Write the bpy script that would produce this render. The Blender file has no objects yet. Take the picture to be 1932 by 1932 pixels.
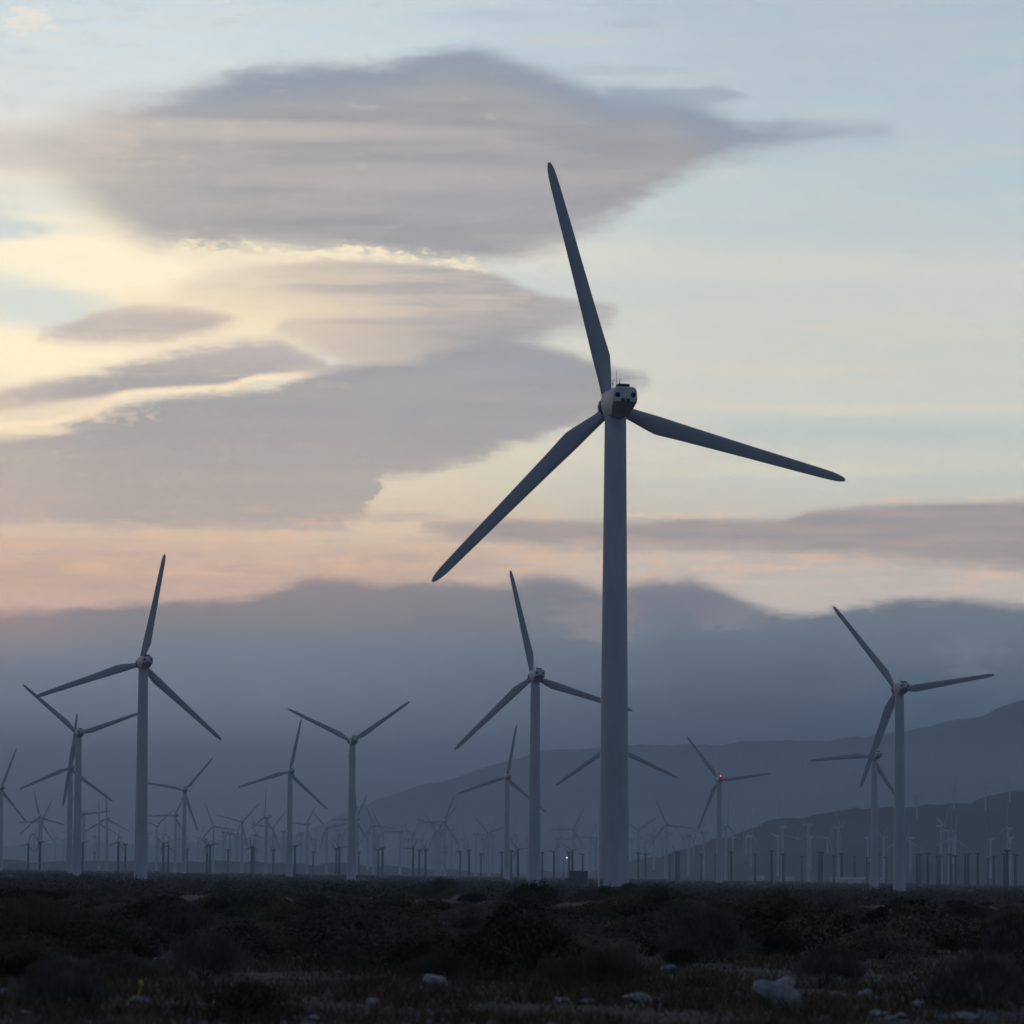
import bpy, bmesh, math, random
from mathutils import Vector, Matrix, noise as mnoise
R = math.radians
scn = bpy.context.scene
COL = scn.collection

# ------------------------------------------------------------------ camera
F = 8300.0                       # focal length in photo pixels (photo width = 1932)
cam_d = bpy.data.cameras.new('camera')
cam = bpy.data.objects.new('camera', cam_d); COL.objects.link(cam)
cam_d.sensor_width = 36.0; cam_d.lens = 36.0*F/1932
cam_d.clip_start = 0.5; cam_d.clip_end = 60000
CAM_Z = 1.5
PITCH, ROLL = 4.787, 0.34
cam_m = Matrix.Translation((0, 0, CAM_Z)) @ Matrix.Rotation(R(90+PITCH), 4, 'X') @ Matrix.Rotation(R(ROLL), 4, 'Z')
cam.matrix_world = cam_m
cam_d.dof.use_dof = True; cam_d.dof.focus_distance = 420; cam_d.dof.aperture_fstop = 4.0
scn.camera = cam
M3 = cam_m.to_3x3()
def ray(px, py):                 # direction through a point of the photo (1932 px wide)
    return (M3 @ Vector(((px-966)/F, -(py-966)/F, -1))).normalized()
def azel(px, py):
    d = ray(px, py); return math.atan2(d.x, d.y), math.asin(d.z)

scn.view_settings.view_transform = 'Standard'
try: scn.view_settings.look = 'None'
except Exception: pass
scn.view_settings.exposure = 0; scn.view_settings.gamma = 1
scn.view_settings.use_curve_mapping = False
scn.cycles.use_denoising = True
scn.cycles.max_bounces = 6; scn.cycles.diffuse_bounces = 2; scn.cycles.glossy_bounces = 2
scn.cycles.volume_bounces = 1; scn.cycles.transparent_max_bounces = 4
scn.cycles.sample_clamp_indirect = 4
scn.cycles.use_adaptive_sampling = True; scn.cycles.adaptive_threshold = .02

SIGMA = 1.45e-4                   # extinction of the valley haze, per metre
HAZE_TOP = 330.0

# ------------------------------------------------------------------ world: dusk sky with clouds
def lin(c):
    return tuple(((v/255)/12.92 if v/255 <= .04045 else ((v/255+.055)/1.055)**2.4) for v in c)
world = bpy.data.worlds.new('World'); scn.world = world; world.use_nodes = True
NT = world.node_tree; NT.nodes.clear()
class E:                          # tiny expression builder over math nodes
    def __init__(s, k): s.k = k
    def _m(s, op, *a):
        n = NT.nodes.new('ShaderNodeMath'); n.operation = op
        for i, v in enumerate((s,)+a):
            if isinstance(v, E): NT.links.new(v.k, n.inputs[i])
            else: n.inputs[i].default_value = v
        return E(n.outputs[0])
    def __add__(s, o): return s._m('ADD', o)
    def __sub__(s, o): return s._m('SUBTRACT', o)
    def __mul__(s, o): return s._m('MULTIPLY', o)
    def __truediv__(s, o): return s._m('DIVIDE', o)
    def sat(s):
        e = s._m('ADD', 0.0); e.k.node.use_clamp = True; return e
def ss(x, a, b):                 # smoothstep of x between a and b
    n = NT.nodes.new('ShaderNodeMapRange'); n.interpolation_type = 'SMOOTHSTEP'
    NT.links.new(x.k, n.inputs['Value'])
    n.inputs['From Min'].default_value = a; n.inputs['From Max'].default_value = b
    return E(n.outputs[0])
def xyz(a, b, c=None):
    n = NT.nodes.new('ShaderNodeCombineXYZ')
    for i, v in enumerate((a, b, c)):
        if v is None: continue
        if isinstance(v, E): NT.links.new(v.k, n.inputs[i])
        else: n.inputs[i].default_value = v
    return n.outputs[0]
def noise(vec, scale, detail=4, rough=.55, dist=0.0):
    n = NT.nodes.new('ShaderNodeTexNoise'); NT.links.new(vec, n.inputs['Vector'])
    n.inputs['Scale'].default_value = scale; n.inputs['Detail'].default_value = detail
    n.inputs['Roughness'].default_value = rough; n.inputs['Distortion'].default_value = dist
    return E(n.outputs[0])
def rgb(c):
    n = NT.nodes.new('ShaderNodeRGB'); n.outputs[0].default_value = (*lin(c), 1); return n.outputs[0]
def mix(f, a, b, mode='MIX'):
    n = NT.nodes.new('ShaderNodeMix'); n.data_type = 'RGBA'; n.blend_type = mode
    n.clamp_factor = True
    if isinstance(f, E): NT.links.new(f.k, n.inputs[0])
    else: n.inputs[0].default_value = f
    for i, v in ((6, a), (7, b)):
        if isinstance(v, tuple): n.inputs[i].default_value = (*lin(v), 1)
        else: NT.links.new(v, n.inputs[i])
    return n.outputs[2]
def ramp(x, stops):
    n = NT.nodes.new('ShaderNodeValToRGB'); NT.links.new(x.k, n.inputs[0])
    el = n.color_ramp.elements
    while len(el) > 1: el.remove(el[0])
    for i, (p, c) in enumerate(sorted(stops)):
        e = el[0] if i == 0 else el.new(p)
        e.position = p; e.color = (*lin(c), 1)
    return n.outputs[0]
tc = NT.nodes.new('ShaderNodeTexCoord')
sp = NT.nodes.new('ShaderNodeSeparateXYZ'); NT.links.new(tc.outputs['Generated'], sp.inputs[0])
DX, DY, DZ = (E(sp.outputs[i]) for i in range(3))
AZ = DX._m('ARCTAN2', DY); EL = DZ._m('ARCSINE')
# X and Y: azimuth and elevation in units of one photo pixel (1/F rad); plain sky coordinates
X = AZ*F; Y = EL*F
VEC = xyz(X*.01, Y*.01)
def sc(kx, ky, off=0.0): return xyz(X*kx+off, Y*ky+off*.37)
n_edge = noise(sc(.0085, .030), 1.0, 8, .66)-.5           # ragged cloud edges
n_fine = noise(sc(.045, .085, 7), 1.0, 6, .62)-.5
n_str = noise(sc(.0022, .020, 3), 1.0, 5, .55)-.5       # long streaks
n_str2 = noise(sc(.0045, .055, 11), 1.0, 5, .6)-.5
n_wisp = noise(sc(.012, .050, 17), 1.0, 8, .68, .6)-.5           # fibrous wisps
n_big = noise(sc(.0035, .007, 5), 1.0, 3, .5)-.5
def curve(pts, sag=0):            # elevation along azimuth through photo points
    n = NT.nodes.new('ShaderNodeFloatCurve')
    cm = n.mapping; c = cm.curves[0]
    q = []
    for (x, y) in pts:
        a, e = azel(x, y+sag); q.append(((a+.15)/.30, e/.25))
    q.sort()
    while len(c.points) < len(q): c.points.new(.5, .5)
    for p, v in zip(c.points, q):
        p.location = v; p.handle_type = 'AUTO_CLAMPED'
    cm.update()
    NT.links.new(((AZ+n_edge*(95.0/F)+n_fine*(30.0/F)+.15)/.30).k, n.inputs['Value'])
    return E(n.outputs[0])*(.25*F)
def cloud(top, bot, st, sb, nt=None, nb=None, pinch=True, kt=None, kb=None):
    top = sorted(top); bot = sorted(bot)
    if pinch:
        if top[0][0] > -40:
            x = top[0][0]; top.insert(0, (x-14, top[0][1]+22)); bot.insert(0, (x-14, bot[0][1]-22))
        if top[-1][0] < 1970:
            x = top[-1][0]; top.append((x+14, top[-1][1]+22)); bot.append((x+14, bot[-1][1]-22))
    T = curve(top); B = curve(bot)
    if nt is not None: T = T+nt
    if nb is not None: B = B+nb
    k1, k2 = st*1.35, sb*1.35
    e1 = (T-Y)*(1/k1)+n_wisp*1.5; e2 = (Y-B)*(1/k2)+n_wisp*1.5
    if kt is not None: e1 = e1/kt
    if kb is not None: e2 = e2/kb
    return ss(e1, -1.0, 1.15)*ss(e2, -1.0, 1.15), T, B
def blob(px, py, rx, ry, nz=None, slope=0.0):
    a, e = azel(px, py); dx = (X-a*F); dy = (Y-e*F)-dx*slope
    dx = dx/rx; dy = dy/ry
    r = dx*dx+dy*dy
    if nz is not None: r = r+nz
    return ss(r, 1.0, 0.0)
def yy(py): return azel(966, py)[1]*F
# clear sky by elevation: left side (towards the sunken sun) and right side
lo, hi = yy(1200), yy(-60)
T_ = ((Y-lo)/(hi-lo)+X*.00001).sat()
def st(py, c): return ((yy(py)-lo)/(hi-lo), c)
right = ramp(T_, [st(1200, (186, 172, 168)), st(1090, (180, 166, 158)), st(1030, (184, 172, 160)), st(950, (186, 184, 172)), st(900, (188, 191, 182)),
                  st(850, (200, 199, 187)), st(800, (184, 193, 191)), st(760, (203, 203, 193)), st(690, (203, 202, 193)), st(600, (201, 203, 195)),
                  st(500, (204, 206, 203)), st(430, (188, 200, 202)), st(350, (178, 198, 206)), st(150, (170, 191, 205)), st(-60, (160, 183, 201))])
left = ramp(T_, [st(1200, (190, 160, 156)), st(1120, (188, 162, 152)), st(1060, (196, 172, 158)), st(1000, (212, 192, 172)), st(900, (222, 208, 184)),
                 st(760, (236, 224, 198)), st(690, (226, 224, 212)), st(600, (216, 220, 212)), st(540, (198, 212, 216)), st(470, (238, 230, 208)),
                 st(420, (205, 214, 214)), st(350, (238, 229, 212)), st(220, (213, 217, 218)), st(100, (206, 218, 223)), st(-60, (196, 212, 220))])
wob = X + n_big*500
base = mix(ss(wob, -700, 750), left, right)
base = mix(((n_str*1.5)+.05).sat()*.45, base, (228, 215, 196))
base = mix(((n_str2*2.2)-.12).sat()*.45, base, (170, 186, 196))
base = mix(((n_wisp*2.6)-.05).sat()*.35, base, (222, 213, 202))
base = mix(((n_wisp*-2.6)-.05).sat()*.22, base, (178, 190, 198))
base = mix(ss(X, -200, 500)*.30, base, (190, 198, 203))
for bx, by, bw, bh, bo, bc in ((1620, 772, 460, 16, .55, (214, 209, 192)), (1500, 885, 420, 20, .45, (210, 207, 190)), (1560, 500, 420, 34, .4, (214, 209, 198)), (1700, 620, 320, 26, .35, (212, 207, 196)),
                               (1480, 700, 260, 22, .4, (214, 205, 190)), (1650, 822, 420, 18, .4, (180, 191, 193)), (1700, 555, 260, 14, .3, (188, 200, 205))):
    base = mix(blob(bx, by, bw, bh, n_str2*3+n_edge*1.5)*bo, base, bc)
# warm glow of light behind the clouds on the left
g = blob(330, 520, 640, 190, n_str*.8)*.95
g2 = blob(60, 650, 640, 110, n_str*.8)*.95
g3 = blob(560, 590, 560, 70, n_str*.6)*.8
col = mix(g, base, (253, 240, 210))
col = mix(g2, col, (253, 236, 204))
col = mix(g3, col, (238, 218, 188))
col = mix(blob(60, 575, 250, 62, n_edge*1.2, -.12)*.9, col, (207, 216, 212))
col = mix(blob(-10, 430, 200, 28, n_edge*2)*.8, col, (196, 208, 212))
col = mix(blob(50, 38, 60, 34, n_edge*3.5+n_fine*3.0)*.75, col, (232, 224, 214))
col = mix(blob(1160, 133, 190, 13, n_edge*2)*.45, col, (168, 180, 190))
col = mix(blob(950, 30, 150, 14, n_edge*2)*.35, col, (172, 184, 194))
col = mix(blob(1190, 44, 60, 12, n_edge*2)*.35, col, (165, 178, 192))
GREY = mix((n_str*2.6+.5).sat(), (146, 149, 158), (174, 170, 170))
GREY = mix((n_str2*2.4+.1).sat()*.5, GREY, (138, 143, 154))
GREY = mix((n_edge*2.6-.1).sat()*.35, GREY, (186, 180, 177))
GREY = mix((n_wisp*2.8-.05).sat()*.3, GREY, (136, 141, 152))
# C1: the great lens cloud
C1T = [(-100, 270), (0, 262), (60, 240), (120, 214), (200, 200), (300, 176), (400, 152), (480, 128), (560, 122), (700, 118), (780, 106), (860, 92),
       (905, 93), (960, 108), (1020, 130), (1080, 152), (1150, 169), (1250, 172), (1300, 190), (1350, 212), (1400, 228), (1500, 233), (1600, 232), (1690, 240)]
C1B = [(-100, 300), (0, 330), (70, 340), (120, 372), (190, 415), (270, 456), (350, 474), (450, 468), (520, 469), (600, 474), (700, 480), (800, 489),
       (870, 494), (930, 494), (990, 480), (1040, 466), (1080, 448), (1130, 424), (1200, 384), (1260, 348), (1330, 314), (1400, 291), (1500, 273), (1600, 260), (1690, 250)]
m1, T1, B1 = cloud(C1T, C1B, 17, 17, n_edge*40+n_fine*14, n_edge*36+n_fine*10+n_str2*16, True, ss(X, -480, -900)*1.2+1.0, ss(X, -520, -920)*1.6+1.2)
c1col = mix(ss(T1-Y, 10, 110), (141, 152, 168), GREY)
c1col = mix(ss(X, 150, 620)*ss(T1-Y, 190, 20)*.6, c1col, (141, 150, 167))
c1col = mix(blob(350, 245, 700, 26, n_str*2)*.55, c1col, (200, 190, 184))
c1col = mix(blob(740, 335, 460, 34, n_str*2)*.4, c1col, (198, 188, 184))
c1col = mix(ss(X, -420, -980)*.6, c1col, (208, 198, 188))
c1col = mix(blob(70, 205, 260, 40, n_edge*3)*.4, c1col, (205, 198, 194))
c1col = mix(blob(190, 265, 80, 34, n_edge*4+n_fine*3)*.35, c1col, (214, 198, 186))
c1col = mix(blob(980, 380, 420, 90, n_big*2)*.4, c1col, (160, 160, 168))
fade_l = ss(X, -1010, -740)
col = mix(blob(20, 280, 420, 60, n_str*1.5)*.65, col, (198, 190, 188))
m1 = m1*(ss(X, 740, 380)*.35+.65)
col = mix(m1*(fade_l*.72+.25), col, c1col)
m1b, _, _ = cloud([(1140, 172), (1220, 166), (1290, 166), (1350, 163), (1390, 172), (1410, 182)], [(1140, 195), (1220, 202), (1290, 205), (1350, 196), (1390, 186), (1410, 182)], 7, 10, n_edge*12, n_edge*14)
col = mix(m1b*.85, col, (154, 169, 184))
col = mix(blob(1190, 195, 90, 22, n_edge)*.55, col, (142, 158, 178))
# warm frayed fringe above cloud two
fr = curve([(300, 478), (400, 468), (480, 474), (560, 482), (640, 476), (720, 480), (800, 486), (870, 495), (960, 510)])
fringe = ss((Y-fr)*(1/15.0)+n_fine*2.6+n_edge*1.6, -1.2, .1)*ss((fr-Y)*(1/13.0)+n_fine*2.8+n_edge*1.2, -1.5, -.1)*ss(X, -720, -560)*ss(X, -20, -120)
# C2 mid layer
m2, T2, B2 = cloud([(330, 540), (380, 512), (450, 496), (520, 490), (600, 488), (700, 490), (800, 497), (880, 502), (950, 522), (1000, 546), (1060, 561), (1110, 570), (1165, 578)],
                   [(330, 545), (420, 556), (550, 572), (650, 584), (800, 596), (1000, 606), (1080, 600), (1130, 590), (1165, 581)], 8, 15, n_edge*20+n_fine*7, n_str*24, True, ss(X, -330, -560)*2.5+1.0, ss(X, -100, -500)*2.0+1.2)
c2 = mix((n_str2*3+.4).sat(), GREY, (203, 189, 180))
c2 = mix(ss(X, -40, -560)*.75, c2, (219, 202, 184))
c2 = mix(blob(800, 545, 480, 13, n_str2*2)*.6, c2, (160, 158, 165))
col = mix(m2*.92, col, c2)
m3, _, _ = cloud([(520, 606), (650, 592), (800, 588), (1000, 586), (1100, 588), (1160, 592)], [(520, 622), (600, 664), (700, 705), (800, 700), (900, 680), (1000, 650), (1060, 626), (1160, 600)], 12, 18, n_edge*14, n_edge*26)
c3 = mix(ss(X, -30, -420)*.8, GREY, (216, 199, 182))
c3 = mix(blob(850, 608, 330, 9, n_str2)*.65, c3, (166, 163, 168))
col = mix(m3*.88, col, c3)
fringe = fringe*((n_fine*3.5+n_edge*3.0+.45).sat())
col = mix(fringe, col, (254, 236, 204))
# small lens, left
m4, T4, _ = cloud([(72, 632), (130, 608), (200, 586), (290, 578), (380, 584), (440, 602)], [(72, 636), (150, 643), (250, 648), (340, 642), (400, 626), (440, 606)], 11, 16, n_edge*24+n_fine*9, n_edge*30)
c4 = mix(ss(Y, yy(600), yy(640)), (182, 174, 171), (174, 168, 168))
rim4 = ss(Y-T4, -7, 3)*ss(T4+15-Y, -2, 13)*ss(X, -900, -820)*ss(X, -480, -620)
col = mix(rim4*((n_edge*2.0+n_fine*2.0+.25).sat())*.7, col, (255, 242, 214))
col = mix(m4*.9, col, mix((n_str2*3+.5).sat()*.6, c4, (206, 192, 182)))
# C5 lens above the big low cloud
m5, T5, B5 = cloud([(-60, 745), (0, 738), (100, 716), (200, 696), (280, 676), (350, 658), (450, 642), (520, 641), (570, 660), (620, 690)],
                   [(-60, 780), (0, 775), (100, 765), (200, 748), (300, 741), (400, 736), (450, 728), (520, 712), (570, 702), (620, 694)], 13, 9, n_edge*32+n_fine*14, n_edge*18+n_fine*10)
c5 = mix(ss(Y, yy(740), yy(660)), (156, 154, 161), (176, 170, 172))
c5 = mix(ss(X, -760, -980)*.5, c5, (205, 190, 178))
rim5 = ss(Y-T5, -8, 3)*ss(T5+17-Y, -2, 14)*ss(X, -700, -560)*ss(X, -320, -420)
col = mix(rim5*((n_edge*2.0+n_fine*2.0+.2).sat())*.7, col, (252, 238, 208))
c5 = mix((n_wisp*2.6).sat()*.3, c5, (196, 186, 180))
col = mix(m5*.92, col, c5)
col = mix(blob(640, 702, 150, 24, n_edge*2+n_str)*.8, col, (188, 179, 175))
col = mix(blob(700, 655, 190, 38, n_edge*2+n_str)*.35, col, (196, 185, 178))
# C6 the big low cloud
m6, T6, B6 = cloud([(-80, 838), (0, 828), (80, 812), (150, 792), (220, 770), (300, 752), (400, 742), (470, 737), (540, 722), (620, 700), (700, 690), (800, 672), (870, 656), (930, 648), (980, 645), (1030, 652), (1090, 670), (1140, 688), (1190, 702), (1225, 712)],
                   [(-80, 990), (100, 990), (300, 996), (450, 999), (580, 998), (640, 994), (680, 975), (704, 950), (716, 915), (735, 898), (800, 891), (850, 880), (920, 857), (1000, 834), (1060, 815), (1110, 795), (1150, 768), (1190, 735), (1225, 716)], 10, 12, n_edge*24+n_fine*11, n_edge*40+n_fine*14)
c6 = mix(ss(Y, yy(760), yy(960)), (153, 154, 161), (169, 162, 161))
c6 = mix((n_str*2.6+.1).sat()*.5, c6, (179, 171, 166))
c6 = mix((n_str2*2.2-.05).sat()*.5, c6, (143, 146, 156))
c6 = mix((n_wisp*2.6-.05).sat()*.35, c6, (144, 146, 154))
c6 = mix(ss(X, -700, -980)*.3, c6, (196, 182, 174))
c6 = mix(blob(1010, 690, 330, 26, n_str)*.6, c6, (148, 153, 166))
col = mix(m6*.95, col, c6)
col = mix(blob(650, 902, 90, 8, n_edge*1.5)*.6, col, (176, 168, 166))
col = mix(blob(760, 975, 130, 13, n_edge*2)*.55, col, (182, 170, 164))
upper = ss(Y, yy(1010), yy(900))*ss(X, 420, 60)
col = mix(upper*((n_wisp*3.2-.25).sat())*.45, col, (238, 224, 204))
col = mix(upper*((n_wisp*-3.2-.25).sat())*.30, col, (160, 159, 166))
col = mix(upper*ss(X, -300, -650)*((n_fine*2.2+n_edge*2.4-.1).sat())*.22, col, (246, 232, 208))
# bright frayed seam between C5 and C6
se = curve([(-60, 812), (0, 805), (90, 798), (170, 776), (230, 748), (300, 740), (380, 735), (445, 729), (470, 718), (540, 712), (590, 706), (640, 700)])
sw = n_fine*14+n_edge*12
seam = ss(Y-se+sw, -9, 0)*ss(se-Y-sw, -14, -1)*ss(n_edge*1.3+n_fine*1.2, -.42, .02)*ss(X, -340, -460)
col = mix(seam*.95, col, (252, 230, 200))
seam2 = blob(120, 775, 190, 30, n_fine*4+n_edge*2)
col = mix(seam2*.45, col, (228, 206, 182))
col = mix(blob(20, 808, 170, 16, n_edge*2)*.7, col, (242, 222, 190))
# pink and orange wisps low down
wis = (n_edge*2.2+n_str2*2.6+n_fine*.9).sat()
low = ss(Y, yy(1165), yy(1060))*ss(Y, yy(930), yy(1000))
col = mix(low*wis*.95, col, (222, 182, 154))
col = mix(low*((n_str2*-2.4+n_edge*-.8).sat())*.8, col, (168, 152, 156))
# C7 flat cloud to the right
m7, T7, B7 = cloud([(800, 992), (900, 984), (1000, 980), (1100, 982), (1200, 983), (1300, 980), (1400, 982), (1480, 978), (1530, 965), (1700, 952), (1850, 947), (2010, 944)],
                   [(800, 1000), (900, 1014), (1000, 1026), (1200, 1032), (1350, 1036), (1500, 1042), (1600, 1050), (1700, 1058), (1850, 1070), (2010, 1082)], 8, 15, n_edge*20+n_fine*8, n_edge*36)
c7 = mix((n_str2*2.6+.4).sat(), (142, 140, 148), (164, 153, 153))
c7 = mix(ss(X, 0, -200)*.5, c7, (186, 168, 160))
col = mix(m7*.9, col, c7)
col = mix(ss(Y-T7, -6, 3)*ss(T7+16-Y, -2, 8)*((n_edge*2.4+n_fine*1.2).sat())*ss(X, -150, 0), col, (240, 200, 164))
col = mix(ss(B7-Y, -6, 8)*ss(B7-26-Y, 10, -14)*((n_edge*2.4+n_fine*1.2+.1).sat())*ss(X, -200, -50)*.8, col, (218, 180, 158))
# C8 the cloud bank lying on the mountains
m8, T8, B8 = cloud([(-80, 1160), (0, 1154), (80, 1151), (140, 1146), (200, 1142), (300, 1136), (400, 1133), (480, 1128), (520, 1108), (600, 1092), (660, 1094), (720, 1099), (800, 1095),
                    (860, 1098), (930, 1101), (1000, 1090), (1040, 1086), (1090, 1096), (1130, 1110), (1180, 1102), (1240, 1094), (1290, 1090), (1340, 1104), (1400, 1130), (1450, 1148), (1500, 1160),
                    (1560, 1154), (1620, 1142), (1700, 1132), (1770, 1128), (1850, 1134), (1932, 1142), (2020, 1150)],
                   [(-80, 1640), (966, 1640), (2020, 1660)], 11, 30, n_edge*34+n_fine*18, None, False)
c8l = ramp(((Y-yy(1640))/(yy(1090)-yy(1640))).sat(), [(0, (58, 73, 97)), (.25, (67, 82, 105)), (.42, (78, 94, 116)), (.56, (92, 108, 128)), (.72, (104, 119, 138)), (.85, (124, 126, 136)), (1, (140, 134, 140))])
c8r = ramp(((Y-yy(1640))/(yy(1090)-yy(1640))).sat(), [(0, (56, 71, 95)), (.3, (60, 77, 100)), (.44, (66, 83, 106)), (.56, (71, 90, 111)), (.70, (84, 102, 122)), (.82, (98, 114, 132)), (.92, (106, 118, 132)), (1, (134, 138, 148))])
c8 = mix(ss(X, -500, 600), c8l, c8r)
c8 = mix(ss(Y, yy(1290), yy(1170))*ss(X, -650, -980)*.6, c8, (150, 136, 140))
c8 = mix(blob(1120, 1160, 120, 60, n_edge*5+n_fine*3)*.32, c8, (158, 146, 148))
c8 = mix(blob(1390, 1155, 130, 36, n_edge*5+n_fine*3)*.32, c8, (146, 142, 148))
c8 = mix(blob(1330, 1350, 300, 55, n_edge*1.2)*.35, c8, (74, 90, 111))
c8 = mix(blob(1270, 1140, 150, 42, n_edge*2)*.45, c8, (112, 118, 136))
c8 = mix(blob(1050, 1120, 110, 34, n_edge*2)*.3, c8, (114, 118, 134))
c8 = mix(blob(1740, 1215, 190, 50, n_edge*2)*.4, c8, (96, 112, 130))
c8 = mix(blob(1830, 1235, 90, 46, n_edge*5+n_fine*3)*.25, c8, (122, 130, 142))
c8 = mix(((n_big*1.6+n_edge*1.6).sat())*ss(Y, yy(1420), yy(1180))*.40, c8, (126, 137, 153))
c8 = mix(((n_str2*2.2+n_edge*1.2).sat())*ss(Y, yy(1420), yy(1180))*.35, c8, (92, 106, 126))
col = mix(m8, col, c8)
# undo what the haze box in front of the low sky takes away: the sky's own radiance is higher near the horizon
sinel = DZ._m('MAXIMUM', .035)
gain = ((E(sinel.k)._m('POWER', -1.0))*(SIGMA*HAZE_TOP))._m('EXPONENT')
def scaled(sock, k):
    n = NT.nodes.new('ShaderNodeVectorMath'); n.operation = 'SCALE'
    NT.links.new(sock, n.inputs[0]); NT.links.new(k.k, n.inputs['Scale']); return n.outputs[0]
hazec = NT.nodes.new('ShaderNodeRGB'); hazec.outputs[0].default_value = (.060, .086, .135, 1)
sb = NT.nodes.new('ShaderNodeVectorMath'); sb.operation = 'SUBTRACT'
NT.links.new(scaled(col, gain), sb.inputs[0]); NT.links.new(scaled(hazec.outputs[0], gain-1.0), sb.inputs[1])
front = sb.outputs[0]
# the rest of the dome: dim blue dusk overcast, brighter towards the west (front)
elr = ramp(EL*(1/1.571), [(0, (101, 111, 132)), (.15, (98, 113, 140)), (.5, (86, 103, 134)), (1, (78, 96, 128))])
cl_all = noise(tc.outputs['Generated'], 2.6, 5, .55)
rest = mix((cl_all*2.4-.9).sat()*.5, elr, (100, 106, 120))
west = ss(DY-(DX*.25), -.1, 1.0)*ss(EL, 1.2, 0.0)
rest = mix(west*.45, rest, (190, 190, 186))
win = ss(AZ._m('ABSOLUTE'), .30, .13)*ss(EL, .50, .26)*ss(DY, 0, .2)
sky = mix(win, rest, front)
nish = NT.nodes.new('ShaderNodeTexSky'); nish.sky_type = 'NISHITA'; nish.sun_disc = False
nish.sun_elevation = R(2.0); nish.sun_rotation = R(-22); nish.altitude = 300
ns = NT.nodes.new('ShaderNodeVectorMath'); ns.operation = 'SCALE'; NT.links.new(nish.outputs[0], ns.inputs[0]); ns.inputs['Scale'].default_value = .006
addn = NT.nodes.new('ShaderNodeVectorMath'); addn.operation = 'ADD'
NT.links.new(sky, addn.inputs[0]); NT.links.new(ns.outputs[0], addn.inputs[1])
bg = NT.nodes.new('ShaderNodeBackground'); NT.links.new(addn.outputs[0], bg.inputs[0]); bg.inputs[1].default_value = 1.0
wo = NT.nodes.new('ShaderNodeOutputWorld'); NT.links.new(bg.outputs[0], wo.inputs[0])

# the last of the sun, low behind the clouds to the front left
sd = bpy.data.lights.new('sun', 'SUN'); sd.energy = .07; sd.angle = R(12); sd.color = (1, .72, .5)
so = bpy.data.objects.new('sun', sd); COL.objects.link(so)
_sv = Vector((math.sin(R(-22))*math.cos(R(5)), math.cos(R(-22))*math.cos(R(5)), math.sin(R(5))))
so.rotation_euler = _sv.to_track_quat('Z', 'Y').to_euler()

# ------------------------------------------------------------------ helpers
rnd = random.Random(7)
def tag(o, label=None, cat=None, group=None, kind=None):
    if label: o['label'] = label
    if cat: o['category'] = cat
    if group: o['group'] = group
    if kind: o['kind'] = kind
    return o
def empty(name, loc=(0, 0, 0), rz=0.0):
    o = bpy.data.objects.new(name, None); COL.objects.link(o)
    o.location = loc; o.rotation_euler = (0, 0, rz); o.empty_display_size = .5
    return o
def meshobj(name, verts, faces, mat, parent=None, smooth=False, sharp=None):
    me = bpy.data.meshes.new(name); me.from_pydata([tuple(v) for v in verts], [], faces); me.update()
    if smooth:
        me.polygons.foreach_set('use_smooth', [True]*len(me.polygons))
        if sharp is not None: me.set_sharp_from_angle(angle=sharp)
    me.materials.append(mat)
    o = bpy.data.objects.new(name, me); COL.objects.link(o)
    if parent: o.parent = parent
    return o
class MB:
    def __init__(s): s.v = []; s.f = []
    def add(s, vs, fs):
        b = len(s.v); s.v += [tuple(v) for v in vs]; s.f += [tuple(i+b for i in f) for f in fs]
    def box(s, c, d):
        x, y, z = c; a, b, h = (k/2 for k in d)
        s.add([(x+i*a, y+j*b, z+k*h) for k in (-1, 1) for j in (-1, 1) for i in (-1, 1)],
              [(0, 2, 3, 1), (4, 5, 7, 6), (0, 1, 5, 4), (2, 6, 7, 3), (0, 4, 6, 2), (1, 3, 7, 5)])
    def loft(s, rings, cap=True):
        n = len(rings[0]); vs = [p for r in rings for p in r]; fs = []
        for k in range(len(rings)-1):
            for i in range(n):
                j = (i+1) % n
                fs.append((k*n+i, k*n+j, (k+1)*n+j, (k+1)*n+i))
        if cap:
            fs.append(tuple(range(n-1, -1, -1))); m = (len(rings)-1)*n
            fs.append(tuple(m+i for i in range(n)))
        s.add(vs, fs)
    def lathe(s, prof, axis='z', n=24, c=(0, 0, 0)):
        rings = []
        for (r, h) in prof:
            ring = []
            for i in range(n):
                a = 2*math.pi*i/n
                if axis == 'z': p = (c[0]+r*math.cos(a), c[1]+r*math.sin(a), c[2]+h)
                else: p = (c[0]+r*math.cos(a), c[1]+h, c[2]+r*math.sin(a))
                ring.append(p)
            rings.append(ring)
        s.loft(rings)
    def build(s, name, mat, parent=None, smooth=False, sharp=R(35)):
        return meshobj(name, s.v, s.f, mat, parent, smooth, sharp if smooth else None)
def fixn(o):
    bm = bmesh.new(); bm.from_mesh(o.data); bmesh.ops.recalc_face_normals(bm, faces=bm.faces[:]); bm.to_mesh(o.data); bm.free(); return o

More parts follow.
